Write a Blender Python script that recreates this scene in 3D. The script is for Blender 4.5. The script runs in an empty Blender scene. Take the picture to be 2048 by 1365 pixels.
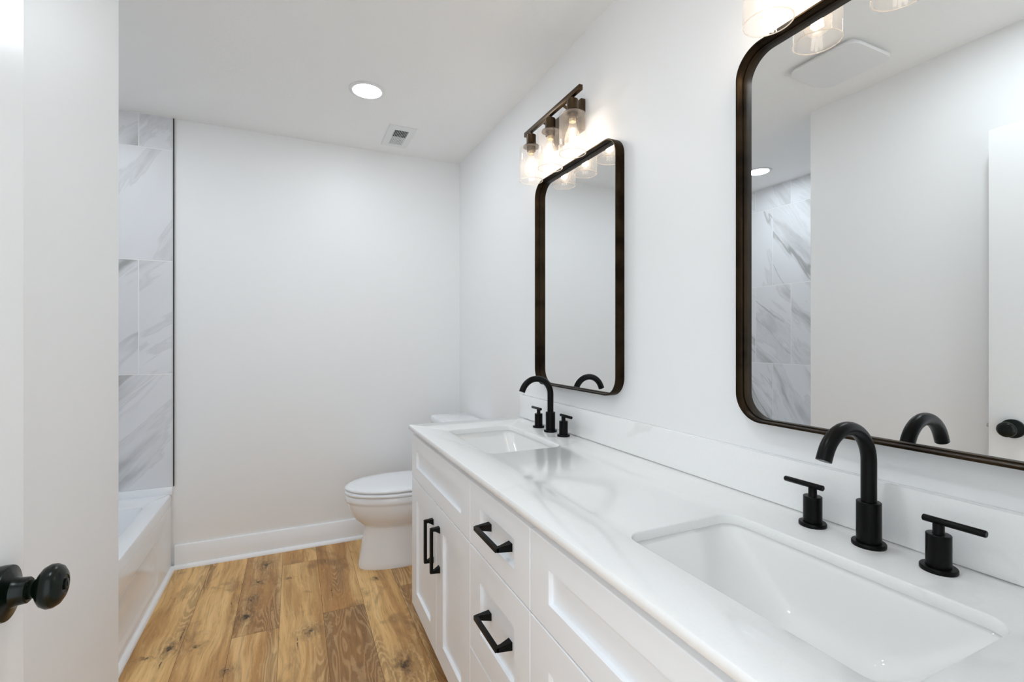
import bpy, bmesh, math, random
from mathutils import Vector, Matrix, Euler

sc = bpy.context.scene
COL = sc.collection
PI = math.pi
R = math.radians

# ------------------------------------------------------------------ camera
cam_data = bpy.data.cameras.new('camera')
cam_data.sensor_fit = 'HORIZONTAL'
cam_data.sensor_width = 36.0
cam_data.lens = 16.787
cam_data.shift_y = -2.5 / 2048
cam_data.clip_start = 0.02
cam = bpy.data.objects.new('camera', cam_data)
cam.location = (0, 0, 1.2401)
cam.rotation_euler = (R(90), 0, R(-24.588))
COL.objects.link(cam)
sc.camera = cam

# ------------------------------------------------------------------ light
WORLD_L = 2.2          # soft daylight of the next room, coming in by the open doorway
DOWN_L = 114.0          # recessed ceiling lamps
FILL_L = 128.0          # unseen lamp added inside the doorway to brighten the near half
BULB_L = 40.0         # filaments of the six vanity bulbs
sc.view_settings.view_transform = 'Standard'
sc.view_settings.look = 'None'
sc.view_settings.gamma = 1.0
sc.view_settings.use_curve_mapping = False
sc.view_settings.exposure = 0.0
world = bpy.data.worlds.new('world')
sc.world = world
world.use_nodes = True
bg = world.node_tree.nodes['Background']
bg.inputs['Color'].default_value = (0.84, 0.93, 1.0, 1)
bg.inputs['Strength'].default_value = WORLD_L
portal = bpy.data.lights.new('doorway_portal', 'AREA')
portal.shape = 'RECTANGLE'
portal.size, portal.size_y = 0.77, 2.04
portal.cycles.is_portal = True
po = bpy.data.objects.new('doorway_portal', portal)
po.location = (0.01, -0.02, 1.02)
po.rotation_euler = (R(90), 0, 0)
po.rotation_euler = Vector((0, -1, 0)).to_track_quat('Z', 'Y').to_euler()
COL.objects.link(po)
cy = sc.cycles
cy.use_denoising = True
cy.use_adaptive_sampling = True
cy.adaptive_threshold = 0.015
cy.max_bounces = 14
cy.diffuse_bounces = 8
cy.glossy_bounces = 8
cy.transmission_bounces = 8
cy.transparent_max_bounces = 16
cy.sample_clamp_indirect = 6.0
cy.caustics_reflective = False
cy.caustics_refractive = False

# ------------------------------------------------------------------ dimensions (metres)
H = 2.44
XR, YB = 1.033, 3.12            # vanity wall, back wall
XL, YC = -0.435, 1.635          # left wall face, its end where the tub alcove starts
XT = -1.355                     # long wall of the alcove
YN = 0.10                       # near wall (doorway)
CT = 0.862                      # counter top
XF = 0.479                      # cabinet fronts

# ------------------------------------------------------------------ node helpers
def srgb(r, g, b):
    def f(c):
        c /= 255.0
        return c / 12.92 if c <= 0.04045 else ((c + 0.055) / 1.055) ** 2.4
    return (f(r), f(g), f(b), 1)

class NT:
    def __init__(s, name):
        s.m = bpy.data.materials.new(name)
        s.m.use_nodes = True
        s.t = s.m.node_tree
        s.p = s.t.nodes['Principled BSDF']
        s.out = s.t.nodes['Material Output']
    def n(s, typ, **kw):
        nd = s.t.nodes.new(typ)
        for k, v in kw.items():
            if k in ('operation', 'data_type', 'blend_type', 'wave_type', 'bands_direction', 'attribute_name',
                     'feature', 'noise_dimensions', 'voronoi_dimensions', 'clamp', 'interpolation_type', 'rings_direction', 'wave_profile', 'distance', 'uv_map'):
                setattr(nd, k, v)
            else:
                s.set(nd.inputs[k.replace('_', ' ')] if k.replace('_', ' ') in nd.inputs else nd.inputs[k], v)
        return nd
    def set(s, sock, v):
        if hasattr(v, 'is_output') or isinstance(v, bpy.types.NodeSocket):
            s.t.links.new(v, sock)
        elif hasattr(v, 'outputs'):
            s.t.links.new(v.outputs[0], sock)
        else:
            sock.default_value = v
    def math(s, op, a, b=0.0, c=None):
        nd = s.t.nodes.new('ShaderNodeMath'); nd.operation = op
        s.set(nd.inputs[0], a); s.set(nd.inputs[1], b)
        if c is not None: s.set(nd.inputs[2], c)
        return nd.outputs[0]
    def vmath(s, op, a, b=None):
        nd = s.t.nodes.new('ShaderNodeVectorMath'); nd.operation = op
        s.set(nd.inputs[0], a)
        if b is not None: s.set(nd.inputs[1], b)
        return nd.outputs['Value'] if op in ('LENGTH', 'DISTANCE', 'DOT_PRODUCT') else nd.outputs[0]
    def mapr(s, v, a, b, c=0.0, d=1.0, smooth=True):
        nd = s.t.nodes.new('ShaderNodeMapRange')
        nd.interpolation_type = 'SMOOTHSTEP' if smooth else 'LINEAR'
        s.set(nd.inputs[0], v)
        for i, x in enumerate((a, b, c, d)): s.set(nd.inputs[i + 1], x)
        return nd.outputs[0]
    def mix(s, f, a, b):
        nd = s.t.nodes.new('ShaderNodeMix'); nd.data_type = 'RGBA'
        s.set(nd.inputs[0], f); s.set(nd.inputs[6], a); s.set(nd.inputs[7], b)
        return nd.outputs[2]
    def noise(s, vec, scale, detail=3.0, rough=0.5, dist=0.0):
        nd = s.t.nodes.new('ShaderNodeTexNoise')
        s.set(nd.inputs['Vector'], vec)
        nd.inputs['Scale'].default_value = scale
        nd.inputs['Detail'].default_value = detail
        nd.inputs['Roughness'].default_value = rough
        nd.inputs['Distortion'].default_value = dist
        return nd.outputs[0]
    def bump(s, height, strength, dist):
        nd = s.t.nodes.new('ShaderNodeBump')
        nd.inputs['Strength'].default_value = strength
        nd.inputs['Distance'].default_value = dist
        s.set(nd.inputs['Height'], height)
        s.t.links.new(nd.outputs[0], s.p.inputs['Normal'])
    def geo(s):
        return s.t.nodes.new('ShaderNodeNewGeometry').outputs['Position']
    def obj(s):
        return s.t.nodes.new('ShaderNodeTexCoord').outputs['Object']
    def attr(s, name):
        nd = s.t.nodes.new('ShaderNodeAttribute'); nd.attribute_name = name
        return nd

def simple(name, col, rough=0.5, metal=0.0, spec=0.5, coat=0.0, noise_amt=0.0, noise_scale=30, bump=0.0, bump_scale=200, bump_dist=0.001):
    k = NT(name)
    k.p.inputs['Roughness'].default_value = rough
    k.p.inputs['Metallic'].default_value = metal
    k.p.inputs['Specular IOR Level'].default_value = spec
    k.p.inputs['Coat Weight'].default_value = coat
    k.p.inputs['Coat Roughness'].default_value = 0.08
    if noise_amt:
        nz = k.noise(k.obj(), noise_scale, 3)
        c2 = tuple(max(0, c * (1 - noise_amt)) for c in col[:3]) + (1,)
        k.set(k.p.inputs['Base Color'], k.mix(nz, col, c2))
    else:
        k.p.inputs['Base Color'].default_value = col
    if bump:
        k.bump(k.noise(k.obj(), bump_scale, 4, 0.6), bump, bump_dist)
    return k.m

M = {}
M['wall'] = simple('wall_paint', (0.90, 0.90, 0.90, 1), 0.42, spec=0.35, noise_amt=0.015, noise_scale=4, bump=0.10, bump_scale=160)
M['ceiling'] = simple('ceiling_paint', (0.90, 0.90, 0.89, 1), 0.6, spec=0.25, noise_amt=0.02, noise_scale=6, bump=0.35, bump_scale=55, bump_dist=0.002)
M['trim'] = simple('trim_gloss_paint', (0.91, 0.922, 0.94, 1), 0.28, spec=0.45, noise_amt=0.01, noise_scale=9)
M['door'] = simple('door_paint', (0.89, 0.89, 0.885, 1), 0.25, spec=0.45, noise_amt=0.01, noise_scale=9, bump=0.05, bump_scale=120)
M['cabinet'] = simple('cabinet_paint', (0.90, 0.915, 0.94, 1), 0.34, spec=0.4, noise_amt=0.01, noise_scale=12)
M['porcelain'] = simple('porcelain', (0.88, 0.893, 0.915, 1), 0.06, spec=0.5, coat=0.3, noise_amt=0.006, noise_scale=3)
M['acrylic'] = simple('tub_acrylic', (0.88, 0.893, 0.915, 1), 0.09, spec=0.5, coat=0.2, noise_amt=0.006, noise_scale=3)
M['sink'] = simple('sink_porcelain', (0.885, 0.882, 0.868, 1), 0.06, spec=0.5, coat=0.3, noise_amt=0.006, noise_scale=3)
M['apron'] = simple('tub_apron_acrylic', (0.88, 0.893, 0.915, 1), 0.16, spec=0.28, noise_amt=0.006, noise_scale=3)
M['seat'] = simple('seat_plastic', (0.88, 0.893, 0.915, 1), 0.14, spec=0.5, noise_amt=0.006, noise_scale=3)
M['plastic'] = simple('white_plastic', (0.80, 0.80, 0.80, 1), 0.4, spec=0.4, noise_amt=0.01)
M['black'] = simple('matte_black_metal', (0.0025, 0.0023, 0.002, 1), 0.33, spec=0.16, noise_amt=0.2, noise_scale=40)
M['pull'] = simple('black_pull', (0.0025, 0.003, 0.003, 1), 0.42, spec=0.16, noise_amt=0.2, noise_scale=60)
M['bronze'] = simple('oil_rubbed_bronze', (0.115, 0.075, 0.042, 1), 0.36, metal=1.0, noise_amt=0.45, noise_scale=25)
M['knob'] = simple('dark_knob_metal', (0.0020, 0.0052, 0.0028, 1), 0.26, spec=0.25, noise_amt=0.3, noise_scale=30)
M['chrome'] = simple('brushed_steel', (0.55, 0.55, 0.55, 1), 0.25, metal=1.0, noise_amt=0.1)
M['edge'] = simple('tile_edge_metal', (0.03, 0.03, 0.03, 1), 0.4, metal=0.6, noise_amt=0.2)
M['grout'] = simple('grout', (0.90, 0.90, 0.89, 1), 0.8, spec=0.1, noise_amt=0.05, noise_scale=80)
M['dark'] = simple('painted_duct_shade', (0.09, 0.09, 0.088, 1), 0.8, spec=0.1, noise_amt=0.2)
M['subfloor'] = simple('plank_joint', (0.10, 0.065, 0.035, 1), 0.8, spec=0.1, noise_amt=0.2)
M['ceramic_cap'] = simple('bulb_cap', (0.55, 0.42, 0.25, 1), 0.35, metal=0.8, noise_amt=0.1)

def frame_metal():
    k = NT('mirror_frame_metal')
    nz = k.noise(k.obj(), 9, 4, 0.6)
    k.set(k.p.inputs['Base Color'], k.mix(k.mapr(nz, .35, .7), (0.040, 0.026, 0.014, 1), (0.012, 0.008, 0.005, 1)))
    k.p.inputs['Metallic'].default_value = 1.0
    k.p.inputs['Roughness'].default_value = 0.46
    return k.m
M['frame'] = frame_metal()

def mirror_mat():
    k = NT('mirror_silver')
    nz = k.noise(k.obj(), 2, 2)
    k.set(k.p.inputs['Base Color'], k.mix(nz, (0.90, 0.915, 0.915, 1), (0.885, 0.90, 0.90, 1)))
    k.p.inputs['Metallic'].default_value = 1.0
    k.p.inputs['Roughness'].default_value = 0.0
    return k.m
M['mirror'] = mirror_mat()

def glass_mat(name, tint, haze, refl=1.0):
    # thin clear glass: mostly straight-through, fresnel reflection, warm haze tinted in to imitate the bulbs' glow
    k = NT(name)
    k.t.nodes.remove(k.p)
    tr = k.n('ShaderNodeBsdfTransparent'); tr.inputs['Color'].default_value = tint
    gl = k.n('ShaderNodeBsdfGlossy'); gl.inputs['Roughness'].default_value = 0.03
    df = k.n('ShaderNodeBsdfDiffuse'); df.inputs['Color'].default_value = (1.0, 0.93, 0.86, 1)
    tl = k.n('ShaderNodeBsdfTranslucent'); tl.inputs['Color'].default_value = (1.0, 0.93, 0.86, 1)
    hz = k.n('ShaderNodeMixShader'); hz.inputs[0].default_value = 0.5
    k.t.links.new(df.outputs[0], hz.inputs[1]); k.t.links.new(tl.outputs[0], hz.inputs[2])
    lw = k.n('ShaderNodeLayerWeight'); lw.inputs['Blend'].default_value = 0.5
    nz = k.noise(k.obj(), 30, 2)
    m1 = k.n('ShaderNodeMixShader')
    k.set(m1.inputs[0], k.math('MULTIPLY', k.mapr(nz, .2, .8, .85, 1.15), haze))
    k.t.links.new(tr.outputs[0], m1.inputs[1]); k.t.links.new(hz.outputs[0], m1.inputs[2])
    m2 = k.n('ShaderNodeMixShader')
    fr = k.math('POWER', lw.outputs['Facing'], 3.0)
    k.set(m2.inputs[0], k.math('MULTIPLY_ADD', fr, 0.45 * refl, 0.035 * refl))
    k.t.links.new(m1.outputs[0], m2.inputs[1]); k.t.links.new(gl.outputs[0], m2.inputs[2])
    k.t.links.new(m2.outputs[0], k.out.inputs['Surface'])
    return k.m
M['shade_glass'] = glass_mat('shade_glass', (0.985, 0.972, 0.96, 1), 0.085)
M['shade_rim'] = glass_mat('shade_rim_glass', (0.95, 0.93, 0.91, 1), 0.45)
M['bulb_glass'] = glass_mat('bulb_glass', (1.0, 0.985, 0.96, 1), 0.05)

def emit(name, col, strength):
    k = NT(name)
    nz = k.noise(k.obj(), 60, 1)
    k.p.inputs['Base Color'].default_value = (0.8, 0.8, 0.8, 1)
    k.set(k.p.inputs['Emission Color'], k.mix(nz, col, tuple(c * 0.97 for c in col[:3]) + (1,)))
    k.p.inputs['Emission Strength'].default_value = strength
    return k.m
M['filament'] = emit('glowing_filament', (1.0, 0.87, 0.74, 1), BULB_L)
M['led_fill'] = emit('added_fill_lens', (0.84, 0.93, 1.0, 1), FILL_L)  # lens of the added fill lamp
M['led'] = emit('led_lens', (0.84, 0.93, 1.0, 1), DOWN_L)

def marble_tile():
    k = NT('marble_tile')
    uv = k.t.nodes.new('ShaderNodeUVMap'); uv.uv_map = 'UVMap'
    rnd = k.attr('tile_rnd').outputs['Vector']
    rot = k.n('ShaderNodeVectorRotate')
    rot.rotation_type = 'Z_AXIS'
    k.set(rot.inputs['Vector'], uv.outputs[0])
    ang = k.t.nodes.new('ShaderNodeSeparateXYZ'); k.set(ang.inputs[0], rnd)
    k.set(rot.inputs['Angle'], k.math('MULTIPLY_ADD', ang.outputs[2], 0.055, -0.78))
    p = k.vmath('MULTIPLY', rot.outputs[0], (0.42, 1.9, 1.0))
    p = k.vmath('ADD', p, k.vmath('MULTIPLY', rnd, (3.7, 5.1, 0.0)))
    warp = k.t.nodes.new('ShaderNodeTexNoise')
    k.set(warp.inputs['Vector'], p); warp.inputs['Scale'].default_value = 2.4; warp.inputs['Detail'].default_value = 5
    pw = k.vmath('ADD', p, k.vmath('MULTIPLY', warp.outputs['Color'], (0.22, 0.22, 0)))
    n1 = k.noise(pw, 1.9, 5, 0.55, 0.4)
    band = k.mapr(n1, 0.50, 0.66)
    shade = k.mapr(k.noise(pw, 6.0, 4, 0.6), 0.3, 0.75, 0.35, 1.0)
    n2 = k.noise(k.vmath('ADD', pw, (4.2, 1.3, 0)), 1.6, 4, 0.5, 0.3)
    line = k.mapr(k.math('ABSOLUTE', k.math('SUBTRACT', n2, 0.5)), 0.0, 0.022, 1.0, 0.0)
    mask = k.mapr(k.noise(k.vmath('ADD', p, (9, 2, 0)), 1.4, 2), 0.45, 0.62)
    edge = k.mapr(k.math('ABSOLUTE', k.math('SUBTRACT', n1, 0.525)), 0.0, 0.02, 1.0, 0.0)
    v = k.math('ADD', k.math('MULTIPLY', band, shade), k.math('MULTIPLY', k.math('MULTIPLY', line, mask), 0.75))
    v = k.math('ADD', v, k.math('MULTIPLY', edge, 0.18))
    v = k.math('MINIMUM', v, 1.0)
    base = k.mix(k.mapr(k.noise(p, 1.1, 3), 0.3, 0.7), (0.81, 0.815, 0.835, 1), (0.74, 0.745, 0.765, 1))
    k.set(k.p.inputs['Base Color'], k.mix(k.math('MULTIPLY', v, 0.78), base, (0.27, 0.265, 0.255, 1)))
    k.p.inputs['Roughness'].default_value = 0.40
    k.p.inputs['Specular IOR Level'].default_value = 0.35
    return k.m
M['tile'] = marble_tile()

def quartz():
    k = NT('white_quartz')
    p = k.geo()
    w = k.t.nodes.new('ShaderNodeTexNoise')
    k.set(w.inputs['Vector'], p); w.inputs['Scale'].default_value = 3.0; w.inputs['Detail'].default_value = 4
    q = k.vmath('ADD', p, k.vmath('MULTIPLY', w.outputs['Color'], (0.3, 0.3, 0.3)))
    n = k.noise(q, 2.3, 3, 0.5, 0.3)
    vein = k.mapr(k.math('ABSOLUTE', k.math('SUBTRACT', n, 0.52)), 0.0, 0.03, 1.0, 0.0)
    msk = k.mapr(k.noise(p, 2.0, 2), 0.42, 0.62)
    fine = k.noise(p, 160, 2)
    c = k.mix(k.math('MULTIPLY', k.math('MULTIPLY', vein, msk), 0.40), (0.92, 0.92, 0.915, 1), (0.76, 0.75, 0.71, 1))
    k.set(k.p.inputs['Base Color'], k.mix(k.mapr(fine, .4, .8, 0, .05), c, (0.6, 0.6, 0.6, 1)))
    k.p.inputs['Roughness'].default_value = 0.12
    k.p.inputs['Specular IOR Level'].default_value = 0.38
    return k.m
M['quartz'] = quartz()

# knots of the floor boards: x, y, size, stretch along the board
KNOTS = [(-0.452, 2.317, .020, 1.6), (-0.361, 2.283, .011, .9), (-0.160, 2.760, .018, 1.0), (-0.184, 2.580, .017, 1.4),
         (-0.193, 2.440, .024, 2.0), (0.005, 2.925, .010, .9), (-0.02, 2.74, .012, .5), (0.066, 2.205, .022, 1.0),
         (0.390, 2.55, .013, .9), (0.385, 1.83, .032, 1.3), (-0.227, 2.07, .012, 1.2), (-0.135, 2.95, .020, 1.6), (-0.517, 2.280, .015, .5)]
# open cracks along the grain: x, y, half width, half length
CRACKS = [(0.172, 2.50, .0035, .060), (-0.425, 2.41, .004, .075), (-0.462, 2.22, .003, .05), (0.015, 2.14, .003, .055), (0.16, 2.87, .003, .03), (-0.265, 2.58, .003, .03)]

def wood_floor():
    k = NT('oak_plank_floor')
    pos = k.geo()
    rnd = k.attr('plank_rnd').outputs['Vector']
    tone = k.attr('plank_tone').outputs['Fac']
    p = k.vmath('ADD', pos, k.vmath('MULTIPLY', rnd, (1.7, 9.3, 3.1)))
    warp = k.t.nodes.new('ShaderNodeTexNoise')
    k.set(warp.inputs['Vector'], k.vmath('MULTIPLY', p, (6.0, 1.6, 1.0))); warp.inputs['Scale'].default_value = 1.0; warp.inputs['Detail'].default_value = 2
    wv = k.vmath('MULTIPLY', k.vmath('SUBTRACT', warp.outputs['Color'], (0.5, 0.5, 0.5)), (0.09, 0.0, 0.0))
    jn = k.n('ShaderNodeTexNoise', Vector=k.vmath('MULTIPLY', pos, (1.0, .6, 1.0)), Scale=60.0, Detail=4.0, Roughness=0.65)
    npos = k.vmath('ADD', pos, k.vmath('MULTIPLY', k.vmath('SUBTRACT', jn.outputs['Color'], (.5, .5, .5)), (.046, .085, 0)))
    kd = None
    for (x, y, s, st) in KNOTS:
        d = k.vmath('LENGTH', k.vmath('MULTIPLY', k.vmath('SUBTRACT', npos, (x, y, 0)), (1 / s, 1 / (s * st), 0)))
        kd = d if kd is None else k.math('MINIMUM', kd, d)
    spos = k.vmath('ADD', pos, k.vmath('MULTIPLY', k.vmath('SUBTRACT', jn.outputs['Color'], (.5, .5, .5)), (.012, .05, 0)))
    cd = None
    for (x, y, s, ln) in CRACKS:
        d = k.vmath('LENGTH', k.vmath('MULTIPLY', k.vmath('SUBTRACT', spos, (x, y, 0)), (1 / s, 1 / ln, 0)))
        cd = d if cd is None else k.math('MINIMUM', cd, d)
    smudge_src = k.noise(k.vmath('MULTIPLY', pos, (60.0, 22.0, 1.0)), 1.0, 3, 0.6)
    knot = k.mapr(kd, 0.25, 0.70, 1.0, 0.0)
    knot_halo = k.math('MULTIPLY', k.mapr(kd, 0.4, 2.9, 1.0, 0.0), k.mapr(smudge_src, .38, .62))  # ragged dark stain in the wood round each knot
    crack = k.math('MULTIPLY', k.mapr(cd, 0.4, 1.1, 1.0, 0.0), k.mapr(jn.outputs[0], .40, .52))
    pf = k.vmath('ADD', p, wv)
    fine = k.noise(k.vmath('MULTIPLY', pf, (230.0, 9.0, 1.0)), 1.0, 4, 0.65)
    fleck = k.noise(k.vmath('MULTIPLY', pf, (150.0, 26.0, 1.0)), 1.0, 3, 0.6)
    med = k.noise(k.vmath('MULTIPLY', pf, (36.0, 2.0, 1.0)), 1.0, 4, 0.6, 0.4)
    broad = k.noise(k.vmath('MULTIPLY', pf, (15.0, 1.1, 1.0)), 1.0, 3, 0.55, 0.3)
    smudge = k.noise(k.vmath('MULTIPLY', p, (7.0, 4.0, 1.0)), 1.0, 4, 0.6, 0.6)
    rings_src = k.math('ADD', k.math('MULTIPLY', k.noise(k.vmath('MULTIPLY', p, (10.0, 1.3, 1.0)), 1.0, 2, 0.4), 40.0), k.math('MULTIPLY', k.math('MINIMUM', kd, 6.0), 1.1))
    rings = k.mapr(k.math('SINE', k.math('MULTIPLY', rings_src, 3.6)), -0.1, 0.98)
    near = k.mapr(kd, 1.0, 5.0, 1.0, 0.0)
    ringmask = k.math('MAXIMUM', k.mapr(k.noise(k.vmath('MULTIPLY', p, (8.0, 0.8, 1.0)), 1.0, 1), 0.54, 0.66), k.math('MULTIPLY', near, .6))
    ringmask = k.math('MAXIMUM', ringmask, k.mapr(tone, .7, .85, 0, .8))
    light = (0.82, 0.52, 0.215, 1)
    mid = (0.60, 0.315, 0.110, 1)
    dark = (0.32, 0.185, 0.082, 1)
    c = k.mix(k.mapr(tone, 0.0, 0.5, smooth=False), light, mid)
    c = k.mix(k.mapr(tone, 0.5, 1.0, smooth=False), c, dark)
    c = k.mix(k.math('MULTIPLY', k.mapr(broad, 0.46, 0.64), 0.72), c, (0.46, 0.225, 0.070, 1))
    c = k.mix(k.math('MULTIPLY', k.mapr(broad, 0.50, 0.32), 0.60), c, (0.90, 0.62, 0.29, 1))
    c = k.mix(k.math('MULTIPLY', k.mapr(smudge, 0.53, 0.70), 0.52), c, (0.215, 0.118, 0.050, 1))
    c = k.mix(k.math('MULTIPLY', k.mapr(med, 0.46, 0.70), k.math('MULTIPLY_ADD', tone, 0.45, 0.30)), c, (0.270, 0.135, 0.048, 1))
    c = k.mix(k.math('MULTIPLY', k.mapr(fine, 0.50, 0.74), 0.50), c, (0.22, 0.12, 0.052, 1))
    c = k.mix(k.math('MULTIPLY', k.mapr(fleck, 0.56, 0.74), 0.22), c, (0.85, 0.66, 0.42, 1))
    c = k.mix(k.math('MULTIPLY', k.math('MULTIPLY', rings, ringmask), 0.30), c, (0.62, 0.45, 0.27, 1))
    c = k.mix(k.math('MULTIPLY', k.math('MULTIPLY', k.math('SUBTRACT', 1.0, rings), ringmask), 0.42), c, (0.15, 0.082, 0.038, 1))
    c = k.mix(k.math('MULTIPLY', knot_halo, 0.66), c, (0.10, 0.056, 0.028, 1))
    c = k.mix(k.math('MULTIPLY', knot, 0.85), c, (0.030, 0.020, 0.014, 1))
    c = k.mix(k.math('MULTIPLY', crack, 0.85), c, (0.028, 0.018, 0.012, 1))
    k.set(k.p.inputs['Base Color'], c)
    k.set(k.p.inputs['Roughness'], k.mapr(fine, .3, .8, .42, .58))
    k.p.inputs['Specular IOR Level'].default_value = 0.35
    k.bump(fine, 0.12, 0.0006)
    return k.m
M['floor'] = wood_floor()

# ------------------------------------------------------------------ mesh helpers
class MB:
    def __init__(s): s.bm = bmesh.new()
    def face(s, pts):
        vs = [s.bm.verts.new(p) for p in pts]
        return s.bm.faces.new(vs)
    def box(s, a, b, bev=0.0, seg=2):
        x0, y0, z0 = a; x1, y1, z1 = b
        if x0 > x1: x0, x1 = x1, x0
        if y0 > y1: y0, y1 = y1, y0
        if z0 > z1: z0, z1 = z1, z0
        t = bmesh.new()
        vs = [t.verts.new(p) for p in ((x0,y0,z0),(x1,y0,z0),(x1,y1,z0),(x0,y1,z0),(x0,y0,z1),(x1,y0,z1),(x1,y1,z1),(x0,y1,z1))]
        for f in ((3,2,1,0),(4,5,6,7),(0,1,5,4),(1,2,6,5),(2,3,7,6),(3,0,4,7)): t.faces.new([vs[i] for i in f])
        if bev: bmesh.ops.bevel(t, geom=list(t.edges), offset=bev, segments=seg, profile=0.5, affect='EDGES')
        s.add(t)
        return s
    def add(s, t, mat=None):
        if mat is not None: bmesh.ops.transform(t, matrix=mat, verts=t.verts)
        me = bpy.data.meshes.new('tmp'); t.to_mesh(me); t.free()
        s.bm.from_mesh(me); bpy.data.meshes.remove(me)
    def loft(s, rings, cap0=True, cap1=True, closed=True):
        vr = [[s.bm.verts.new(p) for p in r] for r in rings]
        n = len(vr[0])
        for a, b in zip(vr, vr[1:]):
            for i in range(n if closed else n - 1):
                j = (i + 1) % n
                s.bm.faces.new((a[i], a[j], b[j], b[i]))
        if cap0: s.bm.faces.new(list(reversed(vr[0])))
        if cap1: s.bm.faces.new(vr[-1])
        return s
    def lathe(s, prof, origin=(0,0,0), axis='Z', n=40, cap0=True, cap1=True):
        rings = []
        for r, h in prof:
            ring = []
            for i in range(n):
                t = 2 * PI * i / n
                c, d = r * math.cos(t), r * math.sin(t)
                p = {'Z': (c, d, h), 'X': (h, c, d), '-X': (-h, -c, d), 'Y': (d, h, c)}[axis]
                ring.append(Vector(p) + Vector(origin))
            rings.append(ring)
        return s.loft(rings, cap0, cap1)
    def tube(s, pts, r, n=20, caps=True):
        pts = [Vector(p) for p in pts]
        rad = r if isinstance(r, (list, tuple)) else [r] * len(pts)
        tang = []
        for i in range(len(pts)):
            a = pts[max(0, i - 1)]; b = pts[min(len(pts) - 1, i + 1)]
            tang.append((b - a).normalized())
        up = Vector((0, 1, 0)) if abs(tang[0].y) < 0.9 else Vector((1, 0, 0))
        rings = []
        for p, t, rr in zip(pts, tang, rad):
            u = (up - t * up.dot(t)).normalized(); v = t.cross(u)
            up = u
            rings.append([p + u * (rr * math.cos(2*PI*i/n)) + v * (rr * math.sin(2*PI*i/n)) for i in range(n)])
        return s.loft(rings, caps, caps)
    def build(s, name, mat, parent=None, smooth=True, angle=35, label=None):
        bmesh.ops.recalc_face_normals(s.bm, faces=s.bm.faces)
        me = bpy.data.meshes.new(name)
        s.bm.to_mesh(me); s.bm.free()
        me.materials.append(M[mat] if isinstance(mat, str) else mat)
        if smooth:
            for p in me.polygons: p.use_smooth = True
            me.set_sharp_from_angle(angle=R(angle))
        o = bpy.data.objects.new(name, me)
        COL.objects.link(o)
        if parent is not None:
            o.parent = parent
            o.matrix_parent_inverse = parent_world(parent).inverted()
        if label: o['label'] = label
        return o

def parent_world(o):
    m = o.matrix_basis.copy()
    if o.parent is not None:
        m = parent_world(o.parent) @ o.matrix_parent_inverse @ m
    return m

def rrect(w, h, r, n=8, cx=0.0, cy=0.0):
    pts = []
    for (sx, sy, a0) in ((1, 1, 0), (-1, 1, 90), (-1, -1, 180), (1, -1, 270)):
        for i in range(n + 1):
            t = R(a0 + 90.0 * i / n)
            pts.append((cx + sx * (w/2 - r) + r * math.cos(t), cy + sy * (h/2 - r) + r * math.sin(t)))
    return pts

def thing(name, label, cat, loc, group=None):
    o = bpy.data.objects.new(name, None)
    o.empty_display_size = 0.05
    o.location = loc
    COL.objects.link(o)
    o['label'] = label; o['category'] = cat
    if group: o['group'] = group
    return o

def struct(o, label=None, cat=None):
    o['kind'] = 'structure'
    if label: o['label'] = label
    if cat: o['category'] = cat
    return o

def copy_tree(o, parent=None):
    c = o.copy(); COL.objects.link(c)
    if parent is not None: c.parent = parent
    for ch in [x for x in bpy.data.objects if x.parent == o]:
        copy_tree(ch, c)
    return c

# ------------------------------------------------------------------ room shell
T = 0.10
# floor: boards in one surface, running away from the door
def build_floor():
    random.seed(5)
    bm = bmesh.new()
    lr = bm.faces.layers.float_vector.new('plank_rnd')
    lt = bm.faces.layers.float.new('plank_tone')
    g = 0.0006
    W = 0.1785
    x0 = -0.2345
    special = {                                    # board column -> joints (far to near) with tones
        -3: [(1.9, .30), (0.7, .5), (-1.2, .3)],
        -2: [(1.78, .06), (.55, .4), (-1.2, .2)],
        -1: [(1.52, .10), (.30, .5), (-1.2, .2)],
        0: [(2.285, .66), (1.06, .40), (-1.2, .3)],
        1: [(2.905, .12), (1.68, .10), (.46, .3), (-1.2, .1)],
        2: [(2.325, .56), (1.10, .86), (-1.2, .2)],
        3: [(1.70, .10), (.5, .5), (-1.2, .2)],
        4: [(2.42, .30), (1.20, .80), (-1.2, .3)],
    }
    for i in range(-7, 9):
        xa, xb = x0 + i * W, x0 + (i + 1) * W
        segs = special.get(i) or [(2.2 - (i * .37) % 1.1, random.random()), (.9 - (i * .37) % .8, random.random()), (-1.2, random.random())]
        yt = YB + 0.02
        for (yb_, tone) in segs:
            f = bm.faces.new([bm.verts.new(p) for p in ((xa+g, yb_+g, 0), (xb-g, yb_+g, 0), (xb-g, yt-g, 0), (xa+g, yt-g, 0))])
            f[lr] = (random.random()*3, random.random()*3, random.random()*3)
            f[lt] = tone
            yt = yb_
    me = bpy.data.meshes.new('floor')
    bm.to_mesh(me); bm.free()
    me.materials.append(M['floor'])
    o = bpy.data.objects.new('floor', me); COL.objects.link(o)
    struct(o, 'oak-look plank floor with dark knots')
    b = MB(); b.box((-1.5, -1.2, -0.06), (1.2, YB + 0.1, -0.0012))
    b.build('subfloor', 'subfloor', o, smooth=False)
    return o
build_floor()

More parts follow.
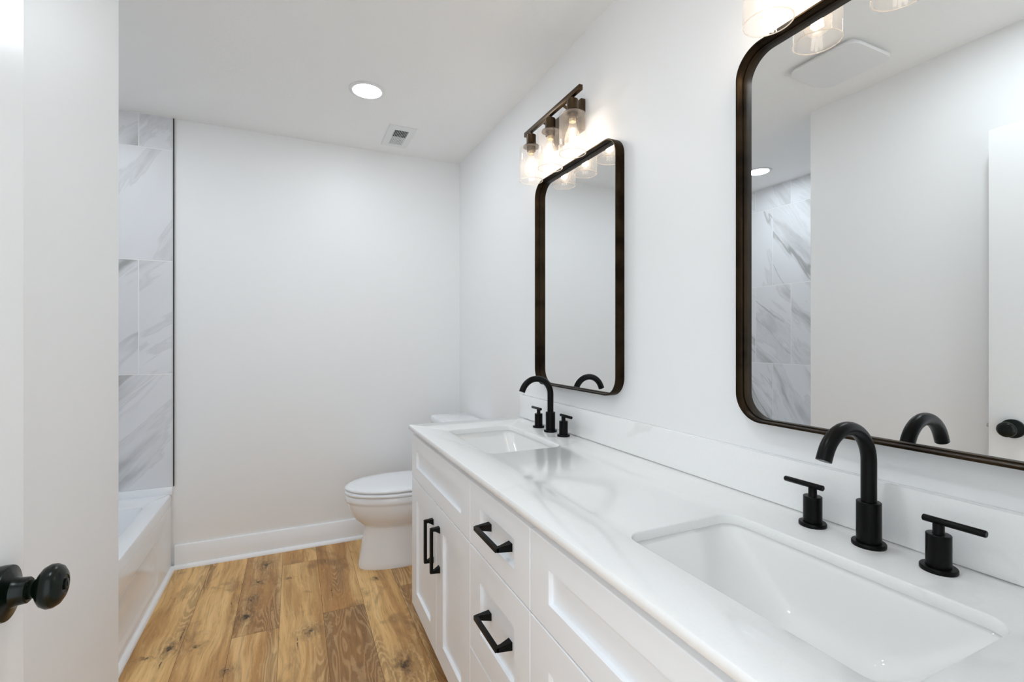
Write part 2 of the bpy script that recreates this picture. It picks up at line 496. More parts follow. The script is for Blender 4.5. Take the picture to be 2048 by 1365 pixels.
b = MB(); b.box((XT - T, -0.015, H), (XR + T, YB + T, H + 0.08)); struct(b.build('ceiling', 'ceiling', smooth=False))
b = MB(); b.box((XR, -0.015, 0), (XR + T, YB + T, H)); struct(b.build('wall_right', 'wall', smooth=False))
b = MB(); b.box((XT - T, YB, 0), (XR, YB + T, H)); wall_back = struct(b.build('wall_back', 'wall', smooth=False))
b = MB(); b.box((XT - T, YC - 0.09, 0), (XT, YB, H)); wall_tub = struct(b.build('wall_alcove', 'wall', smooth=False))
b = MB()
b.box((XL - 0.09, YN, 0), (XL, YC, H))
b.box((XT, YC - 0.09, 0), (XL - 0.09, YC, H))
wall_left = struct(b.build('wall_left', 'wall', smooth=False))
DX0, DX1, DH = -0.378, 0.395, 2.045
b = MB()
b.box((XL - 0.09, -0.015, 0), (DX0, YN, H)); b.box((DX1, -0.015, 0), (XR, YN, H)); b.box((DX0, -0.015, DH), (DX1, YN, H))
struct(b.build('wall_near', 'wall', smooth=False))
b = MB()
for z0, z1, xa, xb in ((0, DH - .015, DX0, DX0 + .015), (0, DH - .015, DX1 - .015, DX1), (DH - .015, DH, DX0, DX1)):
    b.box((xa, -0.02, z0), (xb, YN + .002, z1), .001)
struct(b.build('trim_1', 'trim', smooth=False))

# tile cladding with grout, one mesh per wall
def tiles(name, parent, origin, udir, ulen, z0, z1, joints_odd, joints_even, rows, thick_dir, seed):
    random.seed(seed)
    U = Vector(udir); N = Vector(thick_dir); O = Vector(origin)
    bm = bmesh.new()
    uvl = bm.loops.layers.uv.new('UVMap')
    lr = bm.faces.layers.float_vector.new('tile_rnd')
    g = 0.0022
    for ri, (za, zb) in enumerate(rows):
        js = joints_odd if ri % 2 == 0 else joints_even
        for ua, ub in zip(js, js[1:]):
            rv = (random.random()*4, random.random()*4, random.uniform(-6.5, 3.5))
            a0, a1, c0, c1 = ua + g, ub - g, za + g, zb - g
            e = 0.001
            loops = [[(a0, c0, 0.002), (a1, c0, 0.002), (a1, c1, 0.002), (a0, c1, 0.002)],
                     [(a0, c0, 0.009), (a1, c0, 0.009), (a1, c1, 0.009), (a0, c1, 0.009)],
                     [(a0+e, c0+e, 0.010), (a1-e, c0+e, 0.010), (a1-e, c1-e, 0.010), (a0+e, c1-e, 0.010)]]
            vv = [[(bm.verts.new(O + U*q[0] + Vector((0,0,q[1])) + N*q[2]), q) for q in L] for L in loops]
            fl = []
            for A, B in zip(vv, vv[1:]):
                for i in range(4):
                    j = (i + 1) % 4
                    fl.append([A[i], A[j], B[j], B[i]])
            fl.append(vv[-1])
            for f_ in fl:
                f = bm.faces.new([x[0] for x in f_])
                f[lr] = rv
                for lp, x in zip(f.loops, f_): lp[uvl].uv = (x[1][0], x[1][1])
    bmesh.ops.recalc_face_normals(bm, faces=bm.faces)
    me = bpy.data.meshes.new(name); bm.to_mesh(me); bm.free()
    me.materials.append(M['tile'])
    o = bpy.data.objects.new(name, me); COL.objects.link(o)
    o.parent = parent; o.matrix_parent_inverse = parent_world(parent).inverted()
    o['label'] = 'large marble-look wall tiles with grey veins'
    k = MB()
    P0 = O + N * 0.0; P1 = O + U * ulen + N * 0.0092
    k.box((P0.x, P0.y, z0), (P1.x, P1.y, z1))
    k.build('grout', 'grout', o, smooth=False)
    return o
TZ = 0.448
rows = [(TZ, 1.057), (1.057, 1.664), (1.664, 2.262), (2.262, H)]
# rows alternate: full tile first from the edge trim (rows 0, 2), half tile first (rows 1, 3)
def js(start, end, step, first, anchor_end=True):
    out = [end]; x = end - first
    while x > start + 0.02:
        out.append(x); x -= step
    out.append(start)
    return out[::-1]
XE = -0.592
L = XE - XT
tiles('tile_cladding', wall_back, (XT, YB, 0), (1, 0, 0), L, TZ, H, js(0, L, .302, .302), js(0, L, .302, .151), rows, (0, -1, 0), 11)
Ly = YB - 0.011 - YC
a1 = 2.535 - YC; a2 = 2.385 - YC
def jall(off, step, length):
    out = [0]; x = off - step * int(off / step)
    if x < .02: x += step
    while x < length - .02: out.append(x); x += step
    return out + [length]
tiles('tile_cladding', wall_tub, (XT, YC, 0), (0, 1, 0), Ly, TZ, H, jall(a1, .302, Ly), jall(a2, .302, Ly), rows, (1, 0, 0), 23)
Lx = (XL - 0.155) - (XT + 0.011)
tiles('tile_cladding', wall_left, (XT + 0.011, YC, 0), (1, 0, 0), Lx, TZ, H, js(0, Lx, .302, .302), js(0, Lx, .302, .151), rows, (0, 1, 0), 31)
b = MB(); b.box((XE, YB - .012, TZ), (XE + .004, YB, H - 0.003)); b.build('edge_trim', 'edge', wall_back, smooth=False, label='thin dark metal edge of the tile')

# baseboards and quarter rounds
def prism(mb, prof, p0, p1, out):
    # prof: (distance from wall, height); runs p0 -> p1, out = direction away from the wall
    O = Vector(out)
    rings = [[Vector(p) + O * d + Vector((0, 0, z)) for d, z in prof] for p in (p0, p1)]
    mb.loft(rings)
bprof = [(0, 0), (.014, 0), (.014, .118), (.011, .123), (0, .124)]
qprof = [(0, 0)] + [(.019 * math.cos(t * PI / 16), .019 * math.sin(t * PI / 16)) for t in range(9)]
b = MB(); prism(b, bprof, (-.585, YB, 0), (XR, YB, 0), (0, -1, 0)); struct(b.build('baseboard_back', 'trim'))
b = MB(); prism(b, bprof, (XR, 2.14, 0), (XR, YB - .014, 0), (-1, 0, 0)); struct(b.build('baseboard_right', 'trim'))
b = MB(); prism(b, bprof, (XL, .125, 0), (XL, YC, 0), (1, 0, 0)); struct(b.build('baseboard_left', 'trim'))
b = MB(); prism(b, qprof, (-.59, YB - .014, 0), (XR - .014, YB - .014, 0), (0, -1, 0)); struct(b.build('trim_2', 'trim'))
b = MB(); prism(b, qprof, (-.6005, YC, 0), (-.6005, YB - .014, 0), (1, 0, 0)); struct(b.build('trim_3', 'trim'))
b = MB(); prism(b, qprof, (XR - .014, 2.14, 0), (XR - .014, YB - .03, 0), (-1, 0, 0)); struct(b.build('trim_4', 'trim'))

# ------------------------------------------------------------------ door (open against the left wall)
DFX = -0.343; DY0, DY1 = 0.140, 0.892
b = MB(); b.box((DFX - .035, DY0, .012), (DFX, DY1, 2.032), .0015)
door = struct(b.build('door_1', 'door', smooth=False), 'plain white door standing open along the left wall', 'door')
KY, KZ = 0.823, 0.916
b = MB()
b.lathe([(.0, 0), (.0338, 0), (.0342, .004), (.0342, .0105), (.0335, .0125), (.024, .0150), (.0190, .0175), (.0168, .022), (.0160, .031), (.0145, .0325)], (DFX, KY, KZ), 'X', 48, cap0=False)
ros = b.build('rosette', 'knob', door, label='round dark rosette of the knob')
b = MB()
b.lathe([(.0115, .031), (.0115, .037), (.0125, .0385), (.0135, .040), (.019, .0422), (.0245, .0462), (.0275, .0520), (.0272, .0575), (.0240, .0630), (.0180, .0668), (.0120, .0684), (.0110, .0674), (.0, .0668)],
        (DFX, KY, KZ), 'X', 48, cap1=False)
knob = b.build('door_knob', 'knob', door, label='oval dark bronze door knob')
b = MB(); b.lathe([(.0, .0656), (.0068, .0656), (.0068, .0694), (.0055, .0701), (.0, .0701)], (DFX, KY, KZ), 'X', 24, False, False)
b.box((DFX + .0699, KY - .0008, KZ - .003), (DFX + .0706, KY + .0008, KZ + .003))
b.build('key_cylinder', 'knob', knob)
b = MB(); b.box((DFX - .030, DY1 - .001, KZ - .028), (DFX - .004, DY1 + .0012, KZ + .028), .0005)
lp = b.build('latch_plate', 'chrome', door, smooth=False, label='small steel latch plate in the door edge')
b = MB(); b.box((DFX - .024, DY1, KZ - .007), (DFX - .012, DY1 + .011, KZ + .007), .003); b.build('latch_bolt', 'chrome', lp)
for z in (.22, 1.02, 1.82):
    b = MB(); b.lathe([(.006, z - .045), (.006, z + .045)], (DFX - .001 + .006, DY0 - .004, 0), 'Z', 16); b.build('hinge', 'knob', door)

# ------------------------------------------------------------------ bathtub
TX0, TX1 = XT + 0.011, -0.600
TY0, TY1 = YC + 0.011, YB - 0.011
RZ = 0.405
tub = thing('bathtub', 'white alcove bathtub with glossy apron below the marble tile', 'bathtub', ((TX0+TX1)/2, (TY0+TY1)/2, 0))
def rr3(x0, x1, y0, y1, r, z, n=8):
    return [Vector((p[0], p[1], z)) for p in rrect(x1-x0, y1-y0, r, n, (x0+x1)/2, (y0+y1)/2)]
b = MB()
ix0, ix1, iy0, iy1 = TX0 + .06, TX1 - .083, TY0 + .11, TY1 - .165
b.loft([rr3(TX0, TX1, TY0, TY1, .004, RZ - .06), rr3(TX0, TX1, TY0, TY1, .006, RZ - .012), rr3(TX0+.001, TX1-.003, TY0+.001, TY1-.001, .006, RZ - .004), rr3(TX0+.004, TX1-.011, TY0+.004, TY1-.004, .006, RZ),
        rr3(ix0-.012, ix1+.012, iy0-.012, iy1+.012, .035, RZ), rr3(ix0-.003, ix1+.003, iy0-.003, iy1+.003, .035, RZ-.004), rr3(ix0, ix1, iy0, iy1, .035, RZ-.014),
        rr3(ix0+.02, ix1-.02, iy0+.03, iy1-.05, .06, .26), rr3(ix0+.045, ix1-.045, iy0+.06, iy1-.11, .12, .12), rr3(ix0+.07, ix1-.07, iy0+.09, iy1-.15, .12, .09), rr3(ix0+.12, ix1-.12, iy0+.15, iy1-.22, .10, .083)], cap0=False)
b.build('basin', 'acrylic', tub)
b = MB()                                                        # apron with a shallow recessed panel
ap = TX1
def yz(y0, y1, z0, z1, r, x): return [Vector((x, p[0], p[1])) for p in rrect(y1-y0, z1-z0, r, 8, (y0+y1)/2, (z0+z1)/2)]
b.loft([yz(TY0, TY1, 0, RZ-.06, .002, ap-.05), yz(TY0, TY1, 0, RZ-.06, .002, ap), yz(TY0+.10, TY1-.26, .045, .27, .05, ap), yz(TY0+.11, TY1-.27, .055, .26, .045, ap-.003),
        yz(TY0+.125, TY1-.285, .07, .245, .04, ap-.010)], cap0=True)
b.build('apron', 'apron', tub)
b = MB()
b.box((TX0, TY1 - .003, RZ-.002), (-.594, TY1 + .009, TZ - .001), .002); b.box((TX0 - .009, TY0, RZ-.002), (TX0 + .003, TY1, TZ - .001), .002); b.box((TX0, TY0 - .009, RZ-.002), (TX1, TY0 + .003, TZ - .001), .002)
b.build('tiling_flange', 'acrylic', tub)
b = MB(); b.lathe([(.0, .084), (.032, .084), (.034, .0865), (.028, .089), (.0, .088)], ((ix0+ix1)/2, iy0 + .32, 0), 'Z', 32, False, False); b.build('drain', 'chrome', tub)

# ------------------------------------------------------------------ toilet
tc = 2.725
toilet = thing('toilet', 'white two-piece toilet beside the far end of the vanity, lid down', 'toilet', (0.62, tc, 0))
def egg(xf, xb, hw, z, n=48, p=2.0, mid=.58):
    # front at xf (towards -x), back at xb
    xm = xf + (xb - xf) * mid
    pts = []
    for i in range(n):
        t = 2 * PI * i / n
        c, s_ = math.cos(t), math.sin(t)
        e = 2.0 / p
        ax = (xb - xm) if c > 0 else (xm - xf)
        pw = e if c <= 0 else 2.0 / 3.2
        pts.append(Vector((xm + ax * math.copysign(abs(c) ** (pw if c > 0 else e), c), tc + hw * math.copysign(abs(s_) ** (e if c <= 0 else .75), s_), z)))
    return pts
b = MB()
b.loft([egg(.322, .80, .112, .0, p=2.3), egg(.320, .80, .114, .006, p=2.3), egg(.324, .80, .111, .03, p=2.3), egg(.334, .80, .105, .09, p=2.3), egg(.346, .80, .101, .16, p=2.3), egg(.353, .80, .101, .215, p=2.2),
        egg(.350, .80, .105, .228, p=2.1), egg(.334, .80, .122, .240), egg(.310, .80, .145, .262), egg(.287, .80, .164, .292), egg(.271, .80, .175, .325), egg(.262, .80, .181, .355), egg(.2605, .80, .182, .3645),
        egg(.2555, .80, .186, .3685), egg(.254, .80, .187, .378), egg(.254, .80, .187, .398), egg(.258, .80, .184, .4035), egg(.30, .78, .15, .4045)], mid if False else True)
b.build('bowl', 'porcelain', toilet, angle=60)
b = MB()
b.loft([egg(.262, .755, .180, .4055), egg(.252, .757, .189, .408), egg(.249, .758, .191, .416), egg(.253, .757, .188, .4235), egg(.265, .755, .178, .4265)])
b.build('seat', 'seat', toilet, angle=60)
b = MB()
b.loft([egg(.264, .750, .178, .4285), egg(.254, .752, .187, .4310), egg(.251, .753, .189, .4375), egg(.256, .751, .186, .4440), egg(.275, .745, .172, .4485), egg(.33, .72, .13, .4525), egg(.42, .66, .06, .4545)])
lid = b.build('lid', 'seat', toilet, angle=60)
for s in (-1, 1):
    b = MB(); b.lathe([(.012, -.022), (.0125, -.02), (.0125, .02), (.012, .022)], (.765, tc + s * .07, .432), 'Y', 18); b.build('seat_hinge', 'seat', toilet)
b = MB()
b.loft([rr3(.80, 1.0, tc-.185, tc+.185, .04, .395), rr3(.797, 1.005, tc-.19, tc+.19, .04, .41), rr3(.79, 1.012, tc-.205, tc+.205, .04, .60), rr3(.787, 1.014, tc-.21, tc+.21, .04, .735)])
b.build('tank', 'porcelain', toilet)
b = MB()
b.loft([rr3(.780, 1.018, tc-.217, tc+.217, .035, .733), rr3(.775, 1.02, tc-.222, tc+.222, .04, .738), rr3(.774, 1.02, tc-.223, tc+.223, .04, .758), rr3(.780, 1.018, tc-.218, tc+.218, .04, .768), rr3(.80, 1.005, tc-.20, tc+.20, .035, .772)])
b.build('tank_lid', 'porcelain', toilet)

# ------------------------------------------------------------------ vanity cabinet
VY0, VY1 = 0.135, 2.117
SY1, SY2 = 1.348, 0.950                       # joints between the three sections
ZB, ZM, ZT, ZD_ = 0.070, 0.634, 0.822, 0.328
van = thing('vanity_cabinet', 'long white shaker vanity with black pulls along the right wall', 'vanity', ((XF + XR)/2, (VY0 + VY1)/2, 0))
b = MB()
x0_, zb_, zt_ = XF + .020, ZB - .004, CT - .0215
for ya in (VY0, SY2 - .008, SY1 - .008, VY1 - .016): b.box((x0_ + .018, ya, zb_), (XR - .002, ya + .016, zt_))
b.box((x0_ + .018, VY0 + .016, zb_), (XR - .002, VY1 - .016, zb_ + .016)); b.box((XR - .010, VY0 + .016, zb_ + .016), (XR - .002, VY1 - .016, zt_))
b.box((x0_, VY0, zb_), (x0_ + .018, VY1, ZB + .03)); b.box((x0_, VY0, ZT - .03), (x0_ + .018, VY1, zt_)); b.box((x0_, VY0, ZM - .02), (x0_ + .018, VY1, ZM + .02)); b.box((x0_, SY2, ZD_ - .02), (x0_ + .018, SY1, ZD_ + .02))
for ya, yb_ in ((VY0, VY0 + .04), (SY2 - .025, SY2 + .025), (SY1 - .025, SY1 + .025), (VY1 - .04, VY1), ((SY1 + VY1) / 2 - .04, (SY1 + VY1) / 2 + .02), ((VY0 + SY2) / 2 - .03, (VY0 + SY2) / 2 + .03)): b.box((x0_ + .0004, ya, ZB), (x0_ + .0176, yb_, ZT))
carcass = b.build('carcass', 'cabinet', van, smooth=False)
b = MB(); b.box((XF + .095, VY0 + .01, 0), (XF + .11, VY1 - .01, ZB)); b.box((XF + .11, VY1 - .03, 0), (XR - .01, VY1 - .01, ZB)); b.build('toe_kick', 'cabinet', van, smooth=False)
def shaker(name, y0, y1, z0, z1, stile, rail, g=.0016):
    y0 += g; y1 -= g; z0 += g; z1 -= g
    x0, x1 = XF + .0195, XF
    def q(i, x, iz=None):
        iz = i if iz is None else iz
        return [Vector((x, y0 + i, z0 + iz)), Vector((x, y1 - i, z0 + iz)), Vector((x, y1 - i, z1 - iz)), Vector((x, y0 + i, z1 - iz))]
    m = MB()
    c = .0022
    m.loft([q(0, x0), q(0, x1 + c), q(c * .3, x1 + c * .3), q(c, x1), q(stile - .0005, x1, rail - .0005), q(stile, x1 + .0006, rail), q(stile + .0004, x1 + .0105, rail + .0004)])
    return m.build(name, 'cabinet', van, smooth=True, angle=20)
def pull(parent, yc, zc, vertical, ln=.156):
    # slim square bar on two flared feet
    m = MB()
    h = ln / 2
    def tr(a, w, d):                           # a along, w across, d out from the front face
        return Vector((XF + .0105 * (0 if vertical else 1) - d, yc + (w if vertical else a), zc + (a if vertical else w)))
    D = .034 if vertical else .0445
    t = .0048
    m.loft([[tr(-h, -t, D - .009), tr(-h, t, D - .009), tr(-h, t, D), tr(-h, -t, D)], [tr(-h + .003, -t - .0007, D - .010), tr(-h + .003, t + .0007, D - .010), tr(-h + .003, t + .0007, D + .0006), tr(-h + .003, -t - .0007, D + .0006)],
            [tr(h - .003, -t - .0007, D - .010), tr(h - .003, t + .0007, D - .010), tr(h - .003, t + .0007, D + .0006), tr(h - .003, -t - .0007, D + .0006)], [tr(h, -t, D - .009), tr(h, t, D - .009), tr(h, t, D), tr(h, -t, D)]])
    for s in (-1, 1):
        a0, a1 = s * h, s * (h - .011)
        m.loft([[tr(a0 * 1.0 - s * -.001, -.0100, 0), tr(a0 - s * -.001, .0100, 0), tr(a1 - s * .010, .0100, 0), tr(a1 - s * .010, -.0100, 0)],
                [tr(a0, -.0070, D - .016), tr(a0, .0070, D - .016), tr(a1, .0070, D - .016), tr(a1, -.0070, D - .016)],
                [tr(a0, -.0056, D - .004), tr(a0, .0056, D - .004), tr(a1, .0056, D - .004), tr(a1, -.0056, D - .004)]])
    return m.build('pull_handle', 'pull', parent, angle=25, label='black bar pull with flared feet')
shaker('false_drawer_front', SY1, VY1, ZM, ZT, .083, .057)
ymid = (SY1 + VY1) / 2 - .014
d = shaker('door', ymid, VY1, ZB, ZM, .083, .080); pull(d, ymid + .0465, .482, True, .162)
d = shaker('door', SY1, ymid, ZB, ZM, .083, .080); pull(d, ymid - .0405, .482, True, .162)
ZD = .328
for z0, z1, rl in ((ZM, ZT, .057), (ZD, ZM, .080), (ZB, ZD, .080)):
    d = shaker('drawer_front', SY2, SY1, z0, z1, .083, rl); pull(d, (SY1 + SY2)/2 - .003, (z0 + z1)/2 + (.0 if rl < .06 else .004), False)
shaker('false_drawer_front', VY0, SY2, ZM, ZT, .083, .057)
ym2 = (VY0 + SY2) / 2
d = shaker('door', ym2, SY2, ZB, ZM, .083, .080); pull(d, ym2 + .0435, .482, True, .162)
d = shaker('door', VY0, ym2, ZB, ZM, .083, .080); pull(d, ym2 - .0435, .482, True, .162)

# ------------------------------------------------------------------ countertop with two cut-outs
CX0, CX1, CY0, CY1 = 0.4665, XR - .001, YN + .003, 2.127
SINKS = [(0.7265, 1.696), (0.7265, 0.523)]
SW, SL, SR = .284, .458, .035               # opening: across, along, corner radius
ct = thing('countertop', 'white quartz vanity countertop with two sink cut-outs', 'countertop', ((CX0+CX1)/2, (CY0+CY1)/2, CT - .02))
b = MB(); bm = b.bm
def ringv(pts): return [bm.verts.new(p) for p in pts]
def strip(a, c):
    n = len(a)
    for i in range(n): bm.faces.new((a[i], a[(i+1) % n], c[(i+1) % n], c[i]))
def outer(off, z): return [Vector((p[0], p[1], z)) for p in rrect(CX1 - CX0 - 2*off, CY1 - CY0 - 2*off, .004, 4, (CX0+CX1)/2, (CY0+CY1)/2)]
def hole(c, off, z): return [Vector((p[0], p[1], z)) for p in rrect(SW + 2*off, SL + 2*off, SR + off, 10, c[0], c[1])]
th = .0205
tops, bots = [], []
zs = [(CT, .0042), (CT - .0012, .0014), (CT - .0042, 0), (CT - th + .003, 0), (CT - th, .0025)]
prev = None; rings_o = [ringv(outer(o_, z)) for z, o_ in zs]
for a, c in zip(rings_o, rings_o[1:]): strip(a, c)
rings_h = []
for cpt in SINKS:
    rh = [ringv(hole(cpt, o_, z)) for z, o_ in ((CT, .0030), (CT - .001, .0010), (CT - .003, 0), (CT - th + .002, 0), (CT - th, .0015))]
    for a, c in zip(rh, rh[1:]): strip(a, c)
    rings_h.append(rh)
for idx in (0, -1):
    edges = set()
    for ring in [rings_o[idx]] + [rh[idx] for rh in rings_h]:
        for i in range(len(ring)):
            e = bm.edges.get((ring[i], ring[(i+1) % len(ring)]))
            edges.add(e)
    bmesh.ops.triangle_fill(bm, edges=list(edges), use_beauty=True, use_dissolve=False)
b.build('slab', 'quartz', ct, angle=40)
b = MB(); b.box((XR - .0205, CY0, CT + .0002), (XR, CY1 - .004, .9705), .002)
bs = b.build('backsplash', 'quartz')
bs['label'] = 'low white quartz backsplash strip standing on the back of the countertop'; bs['category'] = 'backsplash'

# ------------------------------------------------------------------ sinks
def sink(c, label):
    t = thing('undermount_sink', label, 'sink', (c[0], c[1], CT - .16), 'undermount sinks in the vanity top')
    b = MB()
    def rg(w, l, r, z, dx=0): return [Vector((p[0], p[1], z)) for p in rrect(w, l, r, 10, c[0] + dx, c[1])]
    z0 = CT - th - .0005
    b.loft([rg(SW+.05, SL+.05, .05, z0), rg(SW+.014, SL+.014, SR+.004, z0), rg(SW+.010, SL+.010, SR+.004, z0-.003), rg(SW+.004, SL-.012, SR+.004, z0-.014), rg(SW-.004, SL-.10, SR+.004, z0-.055), rg(SW-.012, SL-.20, SR+.006, z0-.099),
            rg(SW-.022, SL-.245, SR+.004, z0-.116), rg(SW-.045, SL-.285, SR-.002, z0-.127), rg(SW-.09, SL-.325, .03, z0-.131), rg(.06, .07, .028, z0-.136)], cap0=False)
    o = b.build('basin', 'sink', t, angle=50)
    b = MB(); b.lathe([(.0, .0), (.019, 0), (.022, .0025), (.020, .0045), (.0, .0035)], (c[0], c[1], z0 - .1355), 'Z', 28, False, False); b.build('drain', 'black', t)
    return t
sink(SINKS[0], 'white rectangular undermount sink at the far end, near the toilet')
sink(SINKS[1], 'large white rectangular undermount sink nearest the camera')

# ------------------------------------------------------------------ faucets
def faucet(y, label):
    x = .962
    t = thing('faucet', label, 'faucet', (x, y, CT), 'black widespread faucets')
    b = MB()
    b.lathe([(.0, 0), (.0265, 0), (.027, .001), (.027, .006), (.026, .0075), (.0195, .0078), (.0195, .080), (.0187, .081), (.0135, .0812)], (x, y, CT), 'Z', 40, False, True)
    b.build('spout_base', 'black', t)
    pts = [(x, y, CT + .075), (x, y, CT + .10), (x, y, CT + .130)]
    Rr = .0655; zc = CT + .154
    for i in range(25):
        a = R(0 + 157 * i / 24)
        pts.append((x - Rr + Rr * math.cos(a), y, zc + Rr * math.sin(a)))
    a = R(157); 
    last = Vector(pts[-1]); tan = Vector((-math.sin(a), 0, math.cos(a)))
    pts.append(tuple(last + tan * .012))
    b = MB(); b.tube(pts, .0125, 24); sp = b.build('spout', 'black', t)
    e = Vector(pts[-1])
    b = MB(); b.tube([e + tan * -.002, e + tan * .0006], .009, 20); b.build('aerator', 'chrome', sp)
    for s in (1, -1):
        hy = y + s * .1045
        b = MB()
        b.lathe([(.0, 0), (.0245, 0), (.025, .001), (.025, .006), (.024, .0075), (.0170, .0078), (.0170, .059), (.0162, .060), (.0085, .0602), (.0078, .062), (.0078, .078)], (x, hy, CT), 'Z', 36, False, True)
        hd = b.build('handle', 'black', t)
        b = MB(); z = CT + .0805
        b.tube([(x, hy - s * .0215, z), (x, hy - s * .0205, z), (x, hy, z), (x, hy + s * .0585, z), (x, hy + s * .0600, z)], [.0046, .0056, .0056, .0056, .0046], 18)
        b.build('lever', 'black', hd)
    return t
faucet(1.722, 'black gooseneck faucet behind the far sink')
faucet(0.5255, 'black gooseneck faucet behind the nearest sink')

# ------------------------------------------------------------------ mirrors
MZ0, MZ1 = 1.043, 1.947
def mirror(yc, label):
    t = thing('wall_mirror', label, 'mirror', (XR, yc, (MZ0 + MZ1)/2), 'rounded rectangular mirrors over the vanity')
    w, h = .601, MZ1 - MZ0
    def rg(o_, x): return [Vector((x, p[0], p[1])) for p in rrect(w - 2*o_, h - 2*o_, .068 - o_, 14, yc, (MZ0 + MZ1)/2)]
    xw, xf = XR - .0005, .997
    b = MB()
    b.loft([rg(0, xw), rg(0, xf + .001), rg(.0008, xf), rg(.0042, xf), rg(.005, xf + .001), rg(.005, 1.0185), rg(.0075, 1.0190), rg(.0075, 1.0228)], cap0=False, cap1=False)
    b.build('frame', 'frame', t, angle=50)
    b = MB(); b.loft([rg(.004, 1.029), rg(.004, 1.0230)]); b.build('mirror_glass', 'mirror', t, smooth=False)
    return t
mirror(1.630, 'dark framed rounded mirror over the far sink, above the toilet end')
mirror(0.5460, 'large dark framed rounded mirror over the nearest sink')

# ------------------------------------------------------------------ vanity lights
def vanity_light(yc, label):
    x = .940
    t = thing('vanity_light', label, 'wall light', (XR, yc, 2.12), 'three-shade vanity lights')
    b = MB(); b.box((1.012, yc - .115, 2.055), (XR - .0005, yc + .115, 2.178), .003); bp = b.build('backplate', 'bronze', t)
    for s in (-1, 1):
        b = MB(); b.tube([(1.014, yc + s * .08, 2.125), (.955, yc + s * .08, 2.150), (.944, yc + s * .08, 2.150)], .0055, 14); b.build('arm', 'bronze', t)
    b = MB(); b.box((x - .0075, yc - .226, 2.141), (x + .0075, yc + .226, 2.160), .0008); b.build('bar', 'bronze', t)
    for k_ in (-1, 0, 1):
        y = yc + k_ * .1685
        b = MB()
        b.lathe([(.006, 2.142), (.006, 2.131), (.0195, 2.130), (.0210, 2.128), (.0210, 2.094), (.0225, 2.090), (.0335, 2.083), (.0350, 2.0795), (.0350, 2.0765), (.020, 2.0765), (.0190, 2.060), (.0145, 2.060)], (x, y, 0), 'Z', 32, True, True)
        b.build('socket', 'bronze', t)
        zt, zb = 2.0755, 1.930
        b = MB()
        rin, ro = .0482, .0503
        b.lathe([(.0215, zt), (.046, zt), (ro - .001, zt - .0015), (ro, zt - .005), (ro, zb + .0022)], (x, y, 0), 'Z', 48, False, False)
        sh = b.build('glass_shade', 'shade_glass', t, angle=60)
        b = MB()
        b.lathe([(ro, zb + .0022), (ro + .0003, zb + .0008), (ro - .0007, zb), (rin + .0003, zb), (rin - .0002, zb + .0010), (rin, zb + .0022), (ro, zb + .0022)], (x, y, 0), 'Z', 48, False, False)
        b.build('rim', 'shade_rim', sh, angle=60)
        b = MB()
        b.lathe([(.0125, 2.048), (.0135, 2.040), (.0165, 2.026), (.0235, 2.008), (.0285, 1.993), (.0300, 1.980), (.0285, 1.967), (.0225, 1.956), (.0120, 1.949), (.0, 1.9475)], (x, y, 0), 'Z', 32, False, False)
        bu = b.build('light_bulb', 'bulb_glass', t, angle=80)
        b = MB(); b.lathe([(.0, 2.066), (.0128, 2.066), (.0130, 2.062), (.0128, 2.047), (.0, 2.045)], (x, y, 0), 'Z', 24, False, False); b.build('bulb_cap', 'ceramic_cap', bu)
        b = MB()
        for q in range(4):
            a = PI/4 + q * PI/2
            b.tube([(x + .004*math.cos(a), y + .004*math.sin(a), 2.022), (x + .010*math.cos(a), y + .010*math.sin(a), 1.966)], .0036, 8)
        b.build('filament', 'filament', bu)
    return t
vanity_light(1.684, 'bronze three-shade wall light above the far mirror')
vanity_light(0.545, 'bronze three-shade wall light above the nearest mirror, mostly out of frame')

# ------------------------------------------------------------------ ceiling fittings
def downlight(x, y, label, mat='led'):
    t = thing('recessed_light', label, 'ceiling light', (x, y, H), 'recessed ceiling lights')
    b = MB(); b.lathe([(.084, 0), (.084, -.003), (.080, -.0055), (.068, -.0065), (.066, -.0055), (.066, 0)], (x, y, H), 'Z', 56, False, False); b.build('trim_ring', 'plastic', t)
    b = MB(); b.lathe([(.0665, -.0015), (.0665, -.0050), (.060, -.0058), (.0, -.0060)], (x, y, H), 'Z', 56, True, False); b.build('lens', mat, t, label='glowing white lens')
    return t
downlight(.322, 2.377, 'lit recessed light in the ceiling beside the vent')
downlight(-.965, 2.36, 'lit recessed light over the bathtub, seen in the nearest mirror')

downlight(.04, .72, 'added fill lamp in the ceiling just inside the doorway, out of view', 'led_fill')  # added only to light the near half of the room

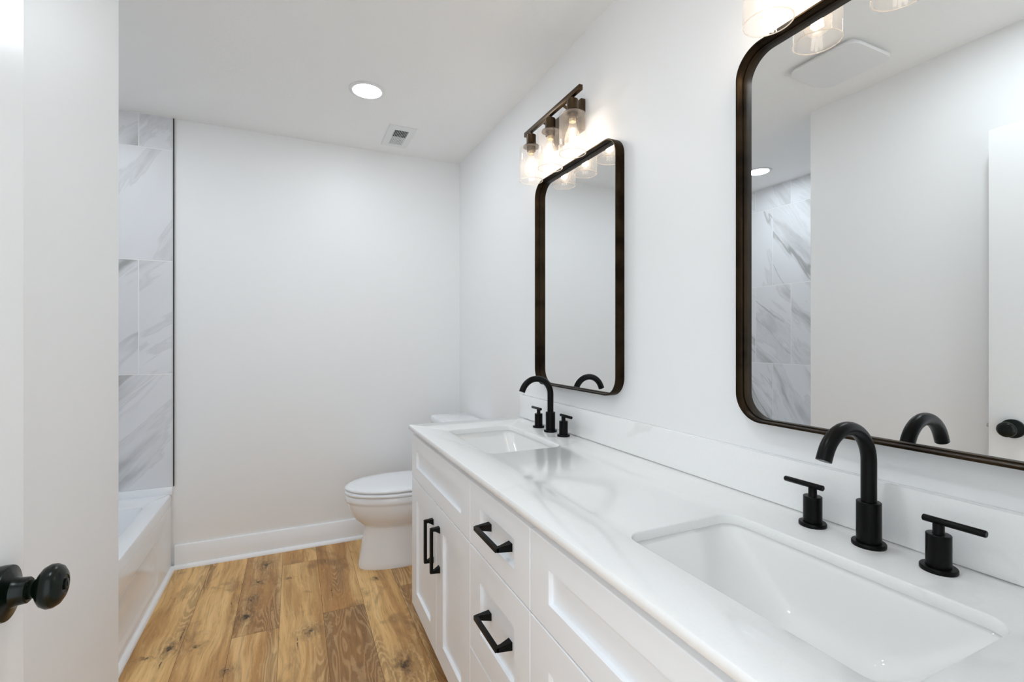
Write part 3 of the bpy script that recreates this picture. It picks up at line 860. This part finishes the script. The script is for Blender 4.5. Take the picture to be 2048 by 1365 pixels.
vent = thing('ceiling_vent', 'white rectangular supply vent in the ceiling near the back wall', 'vent', (.562, 2.845, H))
vx0, vx1, vy0, vy1 = .486, .640, 2.693, 2.992
gx0, gx1, gy0, gy1 = vx0 + .037, vx1 - .037, vy0 + .046, vy1 - .046
b = MB()
def rgv(x0, x1, y0, y1, z): return [Vector(p) for p in ((x0, y0, z), (x1, y0, z), (x1, y1, z), (x0, y1, z))]
b.loft([rgv(vx0, vx1, vy0, vy1, H - .0005), rgv(vx0, vx1, vy0, vy1, H - .003), rgv(vx0+.004, vx1-.004, vy0+.004, vy1-.004, H - .006), rgv(gx0, gx1, gy0, gy1, H - .0075), rgv(gx0, gx1, gy0, gy1, H - .0010)], False, False)
b.build('frame', 'plastic', vent, smooth=False)
b = MB(); b.box((gx0, gy0, H - .0009), (gx1, gy1, H - .0003)); b.build('duct_shade_sheet', 'dark', vent, smooth=False)  # flat dark sheet, its colour stands in for the shade inside the duct
ym = (gy0 + gy1) / 2
b = MB()
n = 9
for i in range(n):
    xx = gx0 + (i + .5) * (gx1 - gx0) / n
    b.box((xx - .0006, gy0 + .001, H - .0066), (xx + .0006, ym - .001, H - .0012))
b.build('louver_bank', 'plastic', vent, smooth=False, label='half of the louvres, open over the painted dark sheet')
b = MB()
for i in range(n):
    xx = gx0 + (i + .5) * (gx1 - gx0) / n
    w = .0047
    b.loft([[Vector((xx - w, yy, H - .0060)), Vector((xx - w + .0006, yy, H - .0068)), Vector((xx + w, yy, H - .0030)), Vector((xx + w - .0006, yy, H - .0022))] for yy in (ym + .001, gy1 - .001)])
b.box((gx0, ym - .0012, H - .0068), (gx1, ym + .0012, H - .0012))
b.build('louver_bank', 'plastic', vent, smooth=False, label='half of the louvres, tilted shut')

fan = thing('exhaust_fan', 'white rounded square exhaust fan cover on the ceiling, seen in the mirror', 'exhaust fan', (-.093, 1.287, H))
fw = .285
def fr3(w, r, z): return [Vector((p[0], p[1], z)) for p in rrect(w, w, r, 10, -.093, 1.287)]
b = MB(); b.loft([fr3(.25, .02, H - .0003), fr3(.25, .02, H - .010)]); b.build('housing', 'plastic', fan)
b = MB(); b.loft([fr3(fw - .012, .045, H - .0125), fr3(fw, .05, H - .014), fr3(fw, .05, H - .020), fr3(fw - .006, .047, H - .0235), fr3(fw - .03, .04, H - .025)]); b.build('cover', 'plastic', fan)
b = MB(); b.loft([fr3(.20, .02, H - .009), fr3(.20, .02, H - .0135)]); b.build('hanger', 'plastic', fan)
